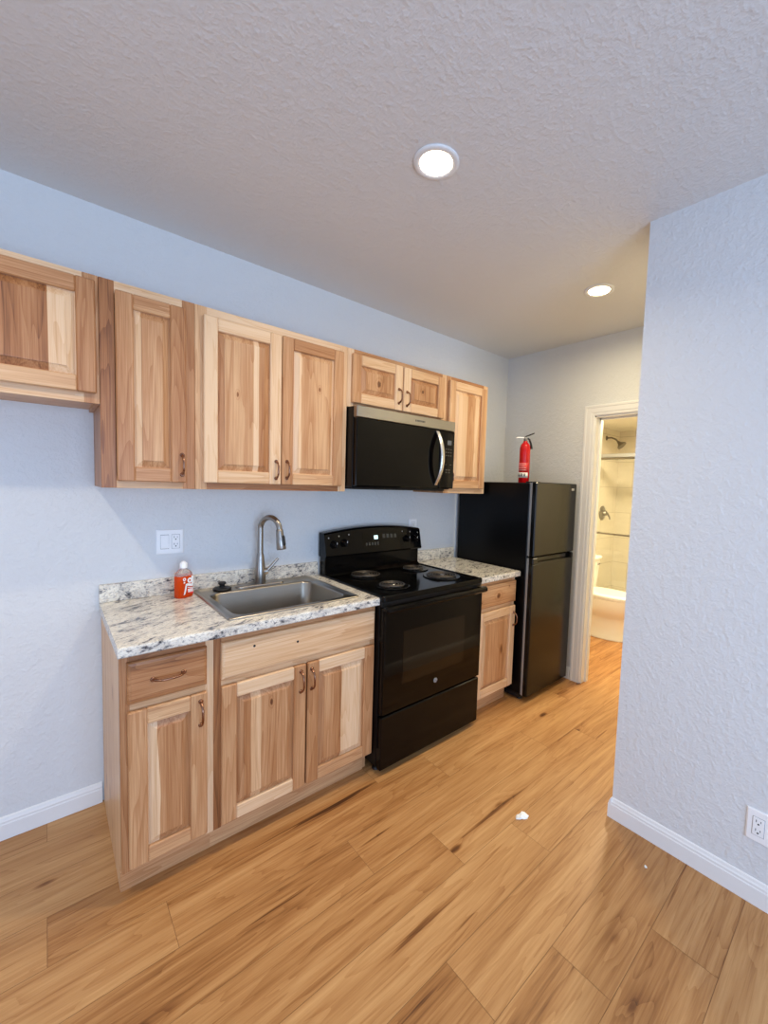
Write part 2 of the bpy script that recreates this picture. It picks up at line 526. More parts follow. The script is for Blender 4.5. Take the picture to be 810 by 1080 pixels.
# room behind the camera, with two windows
f = MB()
f.box(-3.72, -2.6, -4.92, -4.80, 0, H); f.box(-.2, XR, -4.92, -4.80, 0, H)
f.box(-2.6, -.2, -4.92, -4.80, 0, .05); f.box(-2.6, -.2, -4.92, -4.80, 2.15, H)
struct('wall_front', f, M['wall'])
f = MB()
f.box(-3.72, -3.60, -4.92, -3.45, 0, H); f.box(-3.72, -3.60, -1.75, 0, 0, H)
f.box(-3.72, -3.60, -3.45, -1.75, 0, .15); f.box(-3.72, -3.60, -3.45, -1.75, 1.65, H)
struct('wall_left', f, M['wall'])
f = MB()
for a, b in ((-2.6, -2.54), (-1.43, -1.37), (-.26, -.2)): f.box(a, b, -4.88, -4.84, .05, 2.15)
f.box(-2.6, -.2, -4.88, -4.84, .05, .11); f.box(-2.6, -.2, -4.88, -4.84, 2.09, 2.15)
struct('window_1', f, M['trim'])
f = MB()
for a, b in ((-3.45, -3.40), (-2.625, -2.575), (-1.80, -1.75)): f.box(-3.68, -3.64, a, b, .15, 1.65)
f.box(-3.68, -3.64, -3.45, -1.75, .15, .2); f.box(-3.68, -3.64, -3.45, -1.75, 1.6, 1.65)
struct('window_2', f, M['trim'])

# baseboards: tall flat board with a stepped, rounded top
def bb_prof(sgn=1):
    return [(0, .0), (.013, .0), (.013, .062), (.0105, .066), (.0105, .074), (.007, .079), (.0045, .088), (0, .092)]
def baseboard(name, wall, p0, p1):
    mb = MB()
    pr = bb_prof()
    if wall == 'back':   mb.prism([(-d, z) for d, z in pr], 'x', p0, p1)
    if wall == 'right':  mb.prism([(XR - d, z) for d, z in pr], 'y', p0, p1)
    if wall == 'hall':   mb.prism([(YR + d, z) for d, z in pr], 'x', p0, p1)
    if wall == 'end':    mb.prism([(XE - d, z) for d, z in pr], 'y', p0, p1)
    return struct(name, mb, M['trim'])
baseboard('baseboard_back', 'back', -3.6, -1.052)
baseboard('baseboard_right', 'right', -4.8, YR)
baseboard('baseboard_hall', 'hall', XR - .013, XE)
baseboard('baseboard_end', 'end', -.722, -.005)

# door casing + jamb
def casing_prof():   # (across from opening edge outwards, thickness)
    return [(0, 0), (0, .010), (.006, .013), (.020, .013), (.026, .016), (.056, .016), (.062, .019), (.074, .019), (.078, .012), (.078, 0)]
d = MB()
pr = casing_prof()
yo = DY1 - .008
zt_ = DZ - .008
def miter(mb, prof):
    # left leg then head, with a mitred corner; legs at y = yo + a
    rs = []
    for z_is in (0, 1, 2):
        ring = []
        for a, th in prof:
            if z_is == 0: ring.append((XE - th, yo + a, 0))
            elif z_is == 1: ring.append((XE - th, yo + a, zt_ + a))
            else: ring.append((XE - th, DY0 + .0, zt_ + a))
        rs.append(ring)
    mb.rings(rs, True, True, False)
miter(d, pr)
struct('trim_1', d, M['trim'])
j = MB()
j.box(XE-.002, XE+.112, DY1-.018, DY1, 0, DZ); j.box(XE-.002, XE+.112, DY0, DY0+.018, 0, DZ); j.box(XE-.002, XE+.112, DY0, DY1, DZ-.018, DZ)
j.box(XE+.05, XE+.085, DY1-.030, DY1-.018, 0, DZ-.018); j.box(XE+.05, XE+.085, DY0+.018, DY1-.018, DZ-.03, DZ-.018)
struct('door_1', j, M['trim'])

# bathroom
BX = 4.02; BZ = 2.2
struct('wall_bath_left', MB().box(XE+.11, BX+.1, -.05, .07, 0, BZ+.1), M['bathwall'])
struct('wall_bath_back', MB().box(BX, BX+.1, -1.75, -.05, 0, BZ+.1), M['tile'])
struct('wall_bath_right', MB().box(XE+.11, BX+.1, -1.85, -1.75, 0, BZ+.1), M['bathwall'])
struct('ceiling_bath', MB().box(XE+.11, BX+.1, -1.85, .07, BZ, BZ+.1), M['bathwall'])
struct('trim_2', MB().box(3.24, BX, -.062, -.05, 0, BZ), M['tile'])      # tiled side of the shower

# ------------------------------------------------------------------ cabinets
YF = -.305
def handle(parent, x, z, length, vertical, ysurf, mat=None):
    """arched wire pull: two posts and a bowed grip"""
    mb = MB(); n = 14; pts = []
    L = length/2
    for i in range(n+1):
        s_ = -1 + 2*i/n
        t_ = 1 - abs(s_)**4
        out = .004 + .024*t_ + .003*(1-s_*s_)
        a = s_*L
        pts.append((x, ysurf-out, z+a) if vertical else (x+a, ysurf-out, z))
    pts[0] = ((x, ysurf, z-L) if vertical else (x-L, ysurf, z))
    pts[-1] = ((x, ysurf, z+L) if vertical else (x+L, ysurf, z))
    mb.tube(pts, [.0052 if i in (0, 1, n-1, n) else .0042 for i in range(n+1)], 10)
    for s_ in (-1, 1):
        c = (x, ysurf, z+s_*L) if vertical else (x+s_*L, ysurf, z)
        mb.lathe(c, [(.0085, 0), (.0085, .003), (.006, .005)], 14, 'y')
    return mb.build('pull_handle', M['bronze'], parent)

def raised_door(parent, x0, x1, z0, z1, y, tones, strips, hspec=None, wob=.03, th=.02, st=.056, name='door', knots=()):
    """frame and raised panel door; front face at y-th. tones = left stile, right stile, top rail, bottom rail"""
    yf = y - th
    mb = MB()
    b = .0035
    mb.piece(tones[0], 0).box(x0, x0+st, yf, y, z0, z1, b)
    mb.piece(tones[1], 0).box(x1-st, x1, yf, y, z0, z1, b)
    mb.piece(tones[2], 1).box(x0+st, x1-st, yf, y, z1-st, z1, b)
    mb.piece(tones[3], 1).box(x0+st, x1-st, yf, y, z0, z0+st, b)
    dr = mb.build(name, M['wood'], parent)
    # raised panel: groove, sloping border, flat field
    px0, px1, pz0, pz1 = x0+st-.004, x1-st+.004, z0+st-.004, z1-st+.004
    def loop(i, yy): return [(px0+i, yy, pz0+i), (px1-i, yy, pz0+i), (px1-i, yy, pz1-i), (px0+i, yy, pz1-i)]
    pm = MB(.5, 0)
    pm.rings([loop(0, y-.002), loop(0, yf+.013), loop(.007, yf+.013), loop(.030, yf+.0030), loop(.0305, yf+.0008), loop(.033, yf+.0005)], True, True, False)
    mname = 'hickory_strips_%d' % (len(bpy.data.materials))
    pm.build('panel', wood(mname, strips, wob, 1.0, knots), dr)
    if hspec: handle(dr, hspec[0], hspec[1], hspec[2], True, yf)
    return dr

def upper(label, x0, x1, z0, z1, stile_tones, rail_tones, side_tone, fl_=.045, fr=.045, mid=None, loc=None):
    t = thing('wall_cabinet', label, 'cabinet', ((x0+x1)/2, -.15, z0), 'hickory wall cabinets')
    b = MB(side_tone, 0)
    th = .014
    b.piece(side_tone, 0).box(x0, x0+th, YF+.019, -.001, z0, z1); b.piece(side_tone, 0).box(x1-th, x1, YF+.019, -.001, z0, z1)
    b.piece(.35, 1).box(x0+th, x1-th, YF+.019, -.001, z1-th, z1)
    b.piece(.35, 1).box(x0+th, x1-th, YF+.019, -.001, z0+.012, z0+.012+th)
    b.piece(.2, 0).box(x0+th, x1-th, -.008, -.001, z0+.026, z1-th)
    b.build('carcass', M['wood'], t)
    f_ = MB()
    f_.piece(stile_tones[0], 0).box(x0, x0+fl_, YF, YF+.019, z0, z1, .001)
    f_.piece(stile_tones[1], 0).box(x1-fr, x1, YF, YF+.019, z0, z1, .001)
    f_.piece(rail_tones[0], 1).box(x0+fl_, x1-fr, YF, YF+.019, z1-.045, z1, .001)
    f_.piece(rail_tones[1], 1).box(x0+fl_, x1-fr, YF, YF+.019, z0, z0+.045, .001)
    if mid: f_.piece(.3, 0).box(mid-.02, mid+.02, YF, YF+.019, z0+.045, z1-.045)
    f_.build('face_frame', M['wood'], t)
    return t

ZU, ZT = 1.426, 2.194
u = upper('short hickory wall cabinet over the empty space, cut off at left edge', -1.82, -1.060, 1.735, ZT, (.5, .55), (.05, .25), .5)
raised_door(u, -1.435, -1.070, 1.770, 2.170, YF, (.45, .62, .55, .30), [(0, .72), (.15, .62), (.25, .78), (.45, .70), (.60, .80), (.70, .06), (1, .10)], (-1.400, 1.83, .085), .02)
raised_door(u, -1.810, -1.442, 1.770, 2.170, YF, (.45, .5, .5, .35), [(0, .5), (.4, .6), (.7, .4)], (-1.478, 1.83, .085))
u = upper('narrow tall hickory wall cabinet with one dark-stiled door, beside the short corner cabinet', -1.059, -.741, ZU, ZT, (.72, .60), (.10, .30), .66, .046, .046)
raised_door(u, -1.012, -.777, 1.453, 2.159, YF, (.52, .60, .45, .55), [(0, .10), (.16, .12), (.22, .50), (.5, .46), (.75, .54), (1, .5)], (-.7935, 1.526, .08), .05)
u = upper('wide two-door hickory wall cabinet above the sink', -.740, .000, ZU, ZT, (.30, .12), (.08, .70), .4)
raised_door(u, -.710, -.370, 1.455, 2.158, YF, (.06, .10, .14, .22), [(0, .66), (.12, .50), (.30, .44), (.48, .52), (.66, .05), (.76, .62), (.9, .58), (1, .6)], (-.395, 1.524, .08), .025, knots=((.36, .57, .03, 1.1),))
raised_door(u, -.366, -.031, 1.455, 2.158, YF, (.58, .50, .55, .26), [(0, .06), (.12, .12), (.19, .44), (.5, .38), (.8, .44), (.93, .08)], (-.341, 1.527, .08), .03, knots=((.62, .72, .035, 1.3),))
u = upper('short hickory wall cabinet above the microwave', .001, .755, 1.885, ZT, (.12, .22), (.60, .40), .3, .04, .04)
raised_door(u, .024, .371, 1.908, 2.168, YF, (.44, .10, .26, .22), [(0, .52), (.3, .48), (.6, .56), (.85, .5)], (.342, 1.99, .08), knots=((.5, .46, .075, .45),))
raised_door(u, .379, .720, 1.908, 2.168, YF, (.12, .40, .24, .10), [(0, .55), (.35, .62), (.7, .55)], (.404, 1.984, .08), knots=((.42, .55, .05, .5),))
u = upper('tall hickory wall cabinet right of the microwave, beside the fridge', .756, 1.178, ZU, ZT, (.50, .12), (.70, .24), .55)
raised_door(u, .772, 1.150, 1.460, 2.168, YF, (.40, .36, .14, .36), [(0, .12), (.1, .10), (.25, .18), (.45, .50), (.66, .46), (.74, .14), (.9, .36)], (.800, 1.535, .08), .02)

# base cabinets
YB = -.61
def base_cab(label, x0, x1, stile_tones, top_rail, side_tone, fl_=.028, fr=.028, midrail=True):
    t = thing('base_cabinet', label, 'cabinet', ((x0+x1)/2, -.30, 0), 'hickory base cabinets')
    b = MB()
    th = .016
    side = [(YB+.019, .10), (-.555, .10), (-.555, .0), (-.015, 0), (-.015, .876), (YB+.019, .876)]
    b.piece(side_tone, 0).prism(side, 'x', x0, x0+th)
    b.piece(side_tone, 0).prism(side, 'x', x1-th, x1)
    b.piece(.4, 1).box(x0+th, x1-th, YB+.019, -.02, .10, .116)
    b.piece(.3, 0).box(x0+th, x1-th, -.025, -.015, .116, .87)
    b.build('carcass', M['wood'], t)
    f_ = MB()
    f_.piece(stile_tones[0], 0).box(x0, x0+fl_, YB, YB+.019, .10, .876, .001)
    f_.piece(stile_tones[1], 0).box(x1-fr, x1, YB, YB+.019, .10, .876, .001)
    f_.piece(top_rail, 1).box(x0+fl_, x1-fr, YB, YB+.019, .838, .876, .001)
    f_.piece(.30, 1).box(x0+fl_, x1-fr, YB, YB+.019, .672, .712, .001)
    f_.piece(.5, 1).box(x0+fl_, x1-fr, YB, YB+.019, .10, .135, .001)
    f_.build('face_frame', M['wood'], t)
    return t
def drawer(parent, x0, x1, z0, z1, tone, name='drawer_front', h=None, seed=None, mat=None):
    mb = MB().piece(tone, 1)
    if seed is not None: mb.seed = seed
    y0, y1 = YB-.020, YB
    i = .012
    r0 = [(x0, y1, z0), (x1, y1, z0), (x1, y1, z1), (x0, y1, z1)]
    r1 = [(x0, y0+.007, z0), (x1, y0+.007, z0), (x1, y0+.007, z1), (x0, y0+.007, z1)]
    r2_ = [(x0+.004, y0+.002, z0+.004), (x1-.004, y0+.002, z0+.004), (x1-.004, y0+.002, z1-.004), (x0+.004, y0+.002, z1-.004)]
    r3_ = [(x0+i, y0, z0+i), (x1-i, y0, z0+i), (x1-i, y0, z1-i), (x0+i, y0, z1-i)]
    mb.rings([r0, r1, r2_, r3_], True, True, False)
    o = mb.build(name, mat or M['wood'], parent)
    if h: handle(o, h[0], h[1], h[2], False, y0)
    return o
XL, XB = -1.046, -.7525
b1 = base_cab('narrow hickory base cabinet with one drawer and one door, at the counter left end', XL, XB, (.66, .16), .66, .22)
drawer(b1, -1.026, -.779, .7045, .849, .66, 'drawer', (-.905, .777, .095))
raised_door(b1, -1.026, -.779, .118, .677, YB, (.52, .52, .30, .36), [(0, .08), (.14, .10), (.26, .62), (.6, .58), (1, .62)], (-.802, .603, .09), .22)
b2 = base_cab('wide two-door hickory sink base cabinet with a false drawer front', XB, 0.0, (.80, .46), .60, .4)
ff = drawer(b2, -.727, -.012, .7045, .849, .17, 'false_front')
for sx_, sz_ in ((-.605, .812), (-.420, .787)):
    MB().lathe((sx_, YB-.020, sz_), [(.005, 0), (.005, .001), (.003, .0015)], 12, 'y').build('screw_hole', M['slot'], ff)
raised_door(b2, -.727, -.377, .118, .677, YB, (.50, .55, .12, .08), [(0, .60), (.12, .74), (.24, .36), (.32, .22), (.40, .52), (.6, .60), (.78, .44), (.9, .40)], (-.403, .605, .09), .03, knots=((.58, .85, .035, .8),))
raised_door(b2, -.370, -.012, .118, .677, YB, (.66, .55, .10, .42), [(0, .56), (.15, .52), (.32, .60), (.44, .64), (.48, .10), (.80, .12), (.94, .40)], (-.352, .603, .09), .04)
b3 = base_cab('hickory base cabinet with knotty drawer between the range and the fridge', .766, 1.180, (.2, .14), .50, .5)
drawer(b3, .772, 1.174, .7045, .849, .44, 'drawer', mat=wood('hickory_knotty', knots=((.52, .46, .07, .42), (.80, .80, .02, .4), (.1, .3, .02, .4))))
dr3 = raised_door(b3, .776, 1.174, .118, .677, YB, (.10, .10, .12, .12), [(0, .30), (.12, .46), (.3, .56), (.45, .50), (.62, .58), (.8, .42), (.9, .28)], (1.153, .586, .09), .02)
# toe-kick boards
MB().piece(.46, 1).box(XL, XB, -.563, -.5555, 0, .10).build('toe_kick', M['wood'], b1)
MB().piece(.46, 1).box(XB, -.022, -.563, -.5555, 0, .10).build('toe_kick', M['wood'], b2)
tk = MB().piece(.40, 1).box(.766, 1.18, -.563, -.5555, 0, .10)
tk.build('toe_kick', M['wood'], b3)

# ------------------------------------------------------------------ countertops
YC = -.6465
def slab_profile(y_front):   # rounded front edge
    return [(-.0005, .8765), (y_front+.004, .8765), (y_front, .8805), (y_front, .906), (y_front+.003, .912), (y_front+.009, .914), (-.0005, .914)]
SX0, SX1, SY0, SY1 = -.672, -.086, -.560, -.045
c = MB()
c.prism(slab_profile(YC), 'x', XL-.006, SX0)
c.prism(slab_profile(YC), 'x', SX1, .0015)
fr_ = [(SY0, .8765)] + slab_profile(YC)[1:6] + [(SY0, .914)]
c.prism(fr_, 'x', SX0, SX1)
c.box(SX0, SX1, SY1, -.0005, .8765, .914)
ct = thing('countertop', 'speckled granite countertop with the sink set into it', 'countertop', (-.52, -.3, .8765))
c.build('slab', M['granite'], ct)
MB().box(XL-.006, .0, -.020, -.0005, .914, .993, .002).build('backsplash', M['granite'], ct)
ct2 = thing('countertop', 'short granite countertop between the range and the fridge', 'countertop', (.975, -.3, .8765))
c = MB(); c.prism(slab_profile(YC), 'x', .764, 1.190); c.build('slab', M['granite'], ct2)
MB().box(.764, 1.190, -.020, -.0005, .914, .993, .002).build('backsplash', M['granite'], ct2)

# ------------------------------------------------------------------ sink
def rrect(x0, x1, y0, y1, r, z, n=8):
    pts = []
    for cx_, cy_, a0 in ((x1-r, y0+r, -90), (x1-r, y1-r, 0), (x0+r, y1-r, 90), (x0+r, y0+r, 180)):
        for i in range(n+1):
            a = R(a0 + 90*i/n)
            pts.append((cx_+math.cos(a)*r, cy_+math.sin(a)*r, z))
    return pts
sk = thing('kitchen_sink', 'stainless steel drop-in single-bowl sink in the granite counter', 'sink', (-.378, -.3, .914))
X0, X1, Y0, Y1 = -.688, -.070, -.578, -.030
bx0, bx1, by0, by1 = -.645, -.115, -.535, -.135
mb = MB()
loops = [rrect(X0, X1, Y0, Y1, .018, .9142), rrect(X0+.001, X1-.001, Y0+.001, Y1-.001, .018, .9195), rrect(X0+.006, X1-.006, Y0+.006, Y1-.006, .016, .9225),
         rrect(X0+.014, X1-.014, Y0+.014, Y1-.014, .014, .9225), rrect(X0+.019, X1-.019, Y0+.019, Y1-.019, .012, .9185),
         rrect(bx0-.006, bx1+.006, by0-.006, by1+.006, .055, .9185), rrect(bx0, bx1, by0, by1, .055, .9165), rrect(bx0+.004, bx1-.004, by0+.004, by1-.004, .055, .908),
         rrect(bx0+.010, bx1-.010, by0+.010, by1-.010, .055, .78), rrect(bx0+.016, bx1-.016, by0+.016, by1-.016, .055, .758), rrect(bx0+.035, bx1-.035, by0+.035, by1-.035, .05, .748)]
mb.rings(loops, False, True, True)
mb.build('basin', M['sink'], sk)
MB().lathe((-.38, -.33, .7482), [(.055, 0), (.055, .002), (.045, .004), (.040, -.0), (.012, .0002)], 28).build('drain', M['chrome'], sk)

# faucet
fa = thing('kitchen_faucet', 'brushed nickel gooseneck pull-down faucet behind the sink', 'faucet', (-.374, -.084, .9185))
FX, FY = -.374, -.084
mb = MB()
pl = []
for k_ in range(3):
    z_ = (.9187, .923, .9265)[k_]; ins = (0, 0, .004)[k_]
    pl.append(rrect(FX-.128+ins, FX+.128-ins, FY-.030+ins, FY+.030-ins, .0295-ins, z_, 10))
mb.rings(pl, True, True, True)
mb.build('deck_plate', M['faucet'], fa)
MB().lathe((FX, FY, .926), [(.028, 0), (.028, .03), (.0285, .055), (.0255, .085), (.0180, .150), (.0160, .160)], 28).build('body', M['faucet'], fa)
pts = []
ang = R(-64)      # plan direction of the spout
dx_, dy_ = math.cos(ang), math.sin(ang)
rad_ = .0625
for i in range(5): pts.append((FX, FY, 1.08 + i*.035))
zc = 1.218
for i in range(1, 18):
    a = math.pi - (math.pi*.985)*i/17
    pts.append((FX + dx_*(rad_ + rad_*math.cos(a)), FY + dy_*(rad_ + rad_*math.cos(a)), zc + rad_*math.sin(a)))
MB().tube(pts, .0145, 16).build('spout', M['faucet'], fa)
e0 = Vector(pts[-1]); dd = (Vector(pts[-1]) - Vector(pts[-2])).normalized()
hp = [e0 + dd*t for t in (-.002, 0, .012, .05, .098, .103)]
MB().tube(hp, [.0150, .0175, .0180, .0205, .0245, .0220], 20).build('spray_head', M['faucet'], fa)
bt = e0 + dd*.055 + Vector((dx_, dy_, 0))*.020
mb = MB().tube([bt - dd*.028, bt - dd*.02, bt + dd*.02, bt + dd*.028], [.004, .0085, .0095, .005], 10)
mb.build('spray_button', M['black_matte'], fa)
mb = MB()
hub = Vector((FX+.018, FY-.010, .990))
mb.tube([(FX, FY, .985), hub, hub + Vector((.018, -.008, .003))], [.017, .018, .016], 14)
mb.tube([hub + Vector((.012, -.006, .004)), hub + Vector((.030, -.010, .022)), hub + Vector((.062, -.020, .062)), hub + Vector((.067, -.021, .068))], [.0085, .0080, .0068, .0055], 12)
mb.build('lever', M['faucet'], fa)

# black drain stopper lying on the sink's rear left ledge
stp = thing('sink_stopper', 'black rubber drain stopper lying on the sink ledge', 'stopper', (-.566, -.088, .9187))
MB().lathe((-.566, -.088, .9187), [(.030, 0), (.043, .004), (.044, .008), (.036, .013), (.016, .016)], 28).build('disc', M['black_matte'], stp)
MB().lathe((-.566, -.088, .9347), [(.014, 0), (.012, .010), (.018, .014), (.018, .022), (.014, .025)], 20).build('knob', M['black_matte'], stp)

# soap bottle ------------------------------------------------------
BXc, BYc = -.742, -.105
bo = thing('soap_bottle', 'orange liquid soap bottle with white cap left of the sink', 'bottle', (0, 0, 0))
def brr(hw, hd, z, r): return rrect(-hw, hw, -hd, hd, min(r, hw*.98, hd*.98), z, 6)
mb = MB()
mb.rings([brr(.034, .020, .0, .012), brr(.038, .024, .004, .014), brr(.038, .024, .092, .014), brr(.0375, .0235, .100, .014)], True, True, True)
liq = mb.build('liquid_body', M['soap'], bo)
mb = MB()
mb.rings([brr(.0375, .0235, .100, .014), brr(.034, .0215, .112, .013), brr(.024, .0175, .124, .014), brr(.0135, .0132, .131, .013), brr(.0135, .0132, .136, .013)], False, True, True)
mb.build('shoulder', M['clear_plastic'], bo)
mb = MB().lathe((0, 0, .135), [(.0165, 0), (.0165, .020), (.0150, .023), (.0105, .024), (.0100, .030)], 24)
cap = mb.build('cap', M['white_plastic'], bo); cap['label'] = 'white flip cap'
# front label: white and red print on the clear bottle
lab = thing_label = MB()
yl = -.0243
lab.m = 0
lab.prism([(-.004, .034), (.032, .014), (.032, .022), (.004, .040)], 'y', yl-.0006, yl)                       # red sweep
lab.prism([(.004, .020), (.032, .014), (.032, .036), (.010, .046)], 'y', yl-.0005, yl)
lb = lab.build('label', M['label_red'], bo)
wp = MB()
def ringpts(cx_, cz_, ro, ri, n=16):
    out = []
    for i in range(n):
        a, b_ = 2*math.pi*i/n, 2*math.pi*(i+1)/n
        out.append([(cx_+math.cos(a)*ri, cz_+math.sin(a)*ri), (cx_+math.cos(a)*ro, cz_+math.sin(a)*ro), (cx_+math.cos(b_)*ro, cz_+math.sin(b_)*ro), (cx_+math.cos(b_)*ri, cz_+math.sin(b_)*ri)])
    return out
for q in ringpts(-.014, .086, .0075, .0035): wp.prism(q, 'y', yl-.0014, yl-.0002)
for q in ringpts(.014, .078, .0125, .005): wp.prism(q, 'y', yl-.0014, yl-.0002)
wp.prism([(.024, .052), (.031, .052), (.031, .098), (.022, .098)], 'y', yl-.0014, yl-.0002)
wp.prism([(-.018, .068), (-.011, .068), (-.011, .075), (-.018, .075)], 'y', yl-.0014, yl-.0002)
wp.prism([(-.018, .014), (-.010, .018), (.001, .062), (-.007, .064)], 'y', yl-.0014, yl-.0002)
wp.prism([(-.006, .056), (.028, .048), (.030, .060), (-.002, .066)], 'y', yl-.0014, yl-.0002)
for a_, b_ in ((.004, .011), (.013, .020), (.022, .029)): wp.prism([(a_, .024), (b_, .0225), (b_, .038), (a_, .0405)], 'y', yl-.0014, yl-.0006)
wp.prism([(.002, .046), (.030, .040), (.030, .043), (.003, .049)], 'y', yl-.0014, yl-.0006)
wp.build('label_print', M['white_plastic'], lb)
bo.location = (BXc, BYc, .9145); bo.rotation_euler = (0, 0, R(24)); bo.scale = (.98, .98, 1.02)

# ------------------------------------------------------------------ range
rg = thing('electric_range', 'black electric coil range between the two counters', 'range', (.381, -.35, 0))
rx0, rx1 = .006, .757
mb = MB().box(rx0, rx1, -.640, -.022, .035, .893, .004)
mb.build('body', M['black_soft'], rg)
for sx_ in (rx0+.03, rx1-.03):
    for sy_ in (-.60, -.06):
        MB().lathe((sx_, sy_, 0), [(.018, 0), (.018, .01), (.009, .012), (.009, .036)], 14).build('leveling_foot', M['black_matte'], rg)
# cooktop: slab with raised rim
mb = MB()
def rr2(i, z, r=.014): return rrect(rx0-.003+i, rx1+.003-i, -.672+i, -.030-i*.3, r, z, 6)
mb.rings([rr2(.004, .893), rr2(0, .897), rr2(0, .918), rr2(.003, .9225), rr2(.010, .9225), rr2(.018, .9165)], True, True, False)
mb.build('cooktop', M['black'], rg)
mb = MB().box(rx0, rx1, -.662, -.640, .868, .893)
mb.build('vent_strip', M['black_matte'], rg)
def burner(cx_, cy_, rp, rc):
    mb = MB().lathe((cx_, cy_, .9165), [(rp*.94, .0005), (rp, .0035), (rp*.97, .006), (rp*.90, .005), (rp*.82, .0015), (rp*.3, .001)], 40)
    p = mb.build('drip_pan', M['pan'], rg)
    mb = MB(); pts = []
    turns = 3.6 if rc < .085 else 4.6
    n = int(turns*30)
    r0 = .020
    for i in range(n+1):
        a = 2*math.pi*turns*i/n
        r = r0 + (rc-r0)*i/n
        pts.append((cx_+math.cos(a)*r, cy_+math.sin(a)*r, .9275))
    mb.tube(pts, .0044, 8)
    mb.tube([pts[0], (cx_+.006, cy_, .9265), (cx_-rc*.5, cy_+rc*.2, .921)], .004, 8)
    mb.build('heating_coil', M['coil'], p)
    md = MB().lathe((cx_, cy_, .9215), [(.016, 0), (.016, .006), (.012, .0075)], 20)
    for a in (R(30), R(150), R(270)):
        md.tube([(cx_+math.cos(a)*.012, cy_+math.sin(a)*.012, .922), (cx_+math.cos(a)*rc, cy_+math.sin(a)*rc, .922)], .003, 6)
    md.build('coil_support', M['chrome'], p)
burner(.225, -.205, .112, .090)
burner(.195, -.500, .094, .072)
burner(.600, -.215, .094, .072)
burner(.600, -.480, .120, .096)
# backguard: arched top, sloped face over a narrower riser
n = 24
mb = MB().box(rx0+.006, rx1-.006, -.085, -.022, .917, 1.035, .004)
mb.prism([(-.085, .917), (-.108, .917), (-.100, .926), (-.085, .940)], 'x', rx0+.012, rx1-.012)
mb.build('backguard_riser', M['black'], rg)
mb = MB()
def bgring(x):
    u_ = (x-rx0)/(rx1-rx0)*2-1
    zt2 = 1.172 + .030*(1-u_*u_)
    e_ = .0
    return [(x, -.022, 1.028), (x, -.100-e_, 1.028), (x, -.108-e_, 1.038), (x, -.082, zt2-.012), (x, -.074, zt2-.003), (x, -.064, zt2), (x, -.022, zt2)]
mb.rings([bgring(rx0-.002+(rx1-rx0+.004)*i/n) for i in range(n+1)], True, True, False)
bg = mb.build('backguard', M['black'], rg)
def bgpt(x, f):   # point on the sloped face, f 0 bottom .. 1 top
    u_ = (x-rx0)/(rx1-rx0)*2-1
    zt2 = 1.160 + .030*(1-u_*u_)
    return Vector((x, -.108 + .026*f, 1.038 + (zt2-1.038)*f))
def facebox(x0, x1, f0, f1, th):
    a, b_, c_, d_ = bgpt(x0, f0), bgpt(x1, f0), bgpt(x1, f1), bgpt(x0, f1)
    nrm = Vector((0, -.975, .2)).normalized()*th
    mb = MB()
    bk = Vector((0, .002, 0))
    mb.rings([[a+bk, b_+bk, c_+bk, d_+bk], [a+nrm, b_+nrm, c_+nrm, d_+nrm]], True, True, False)
    return mb
facebox(.27, .56, .18, .90, .0012).build('control_panel', M['black_glass'], bg)
facebox(.356, .386, .52, .68, .0022).build('clock_display', M['display'], bg)
for i in range(4):
    facebox(.425+.032*i, .445+.032*i, .55, .72, .0018).build('button', M['button'], bg)
for i in range(5):
    facebox(.290+.022*i, .302+.022*i, .28, .40, .0018).build('button', M['button'], bg)
def knob(x, f):
    p = bgpt(x, f)
    mb = MB().lathe((p.x, p.y+.002, p.z), [(.024, 0), (.024, .006), (.019, .010), (.018, .026), (.015, .029)], 24, 'y')
    mb.box(p.x-.0045, p.x+.0045, p.y-.034, p.y-.02, p.z-.018, p.z+.018, .002)
    k = mb.build('knob', M['black'], bg)
    MB().box(p.x-.001, p.x+.001, p.y-.0346, p.y-.0335, p.z+.004, p.z+.016).build('pointer_mark', M['white_plastic'], k)
for x_ in (.065, .135, .630, .700): knob(x_, .50)
for x_ in (.030, .100, .170, .595, .665, .735):
    facebox(x_-.003, x_+.003, .80, .86, .0016).build('dial_mark', M['silver'], bg)
# oven door
od = MB()
od.box(rx0+.001, rx1-.001, -.672, -.640, .316, .866, .004)
odo = od.build('oven_door', M['black'], rg)
MB().box(rx0+.006, rx1-.006, -.677, -.671, .320, .850, .0015).build('door_glass', M['black_glass'], odo)
MB().box(.134, .600, -.6785, -.676, .448, .728, .0005).build('oven_window', M['oven_glass'], odo)
mb = MB()
mb.box(rx0-.008, rx1+.004, -.718, -.692, .846, .880, .010)
for x_ in (rx0+.022, rx1-.022): mb.box(x_-.026, x_+.026, -.700, -.670, .850, .876, .006)
mb.build('door_handle', M['black'], odo)
bd = MB().lathe((.376, -.677, .399), [(.0135, 0), (.0135, .0018), (.0125, .0024)], 28, 'y').build('round_badge', M['silver'], odo)
bp_ = MB()
bp_.tube([(.376+.0108*math.cos(2*math.pi*i/24), -.6797, .399+.0108*math.sin(2*math.pi*i/24)) for i in range(24)], .0006, 6, closed=True)
bp_.tube([(.3735+.003*math.cos(R(40+i*24)), -.6797, .400+.0042*math.sin(R(40+i*24))) for i in range(13)], .0006, 6)
bp_.tube([(.3745, -.6797, .3985), (.3765, -.6797, .3985), (.3760, -.6797, .3955)], .0006, 6)
bp_.tube([(.3815, -.6797, .4030), (.3785, -.6797, .4040), (.3790, -.6797, .3998), (.3805, -.6797, .3995), (.3785, -.6797, .3985), (.3787, -.6797, .3955), (.3820, -.6797, .3960)], .0006, 6)
bp_.build('monogram', M['ink'], bd)
MB().box(rx0+.002, rx1-.002, -.674, -.640, .030, .306, .005).build('storage_drawer', M['black'], rg)

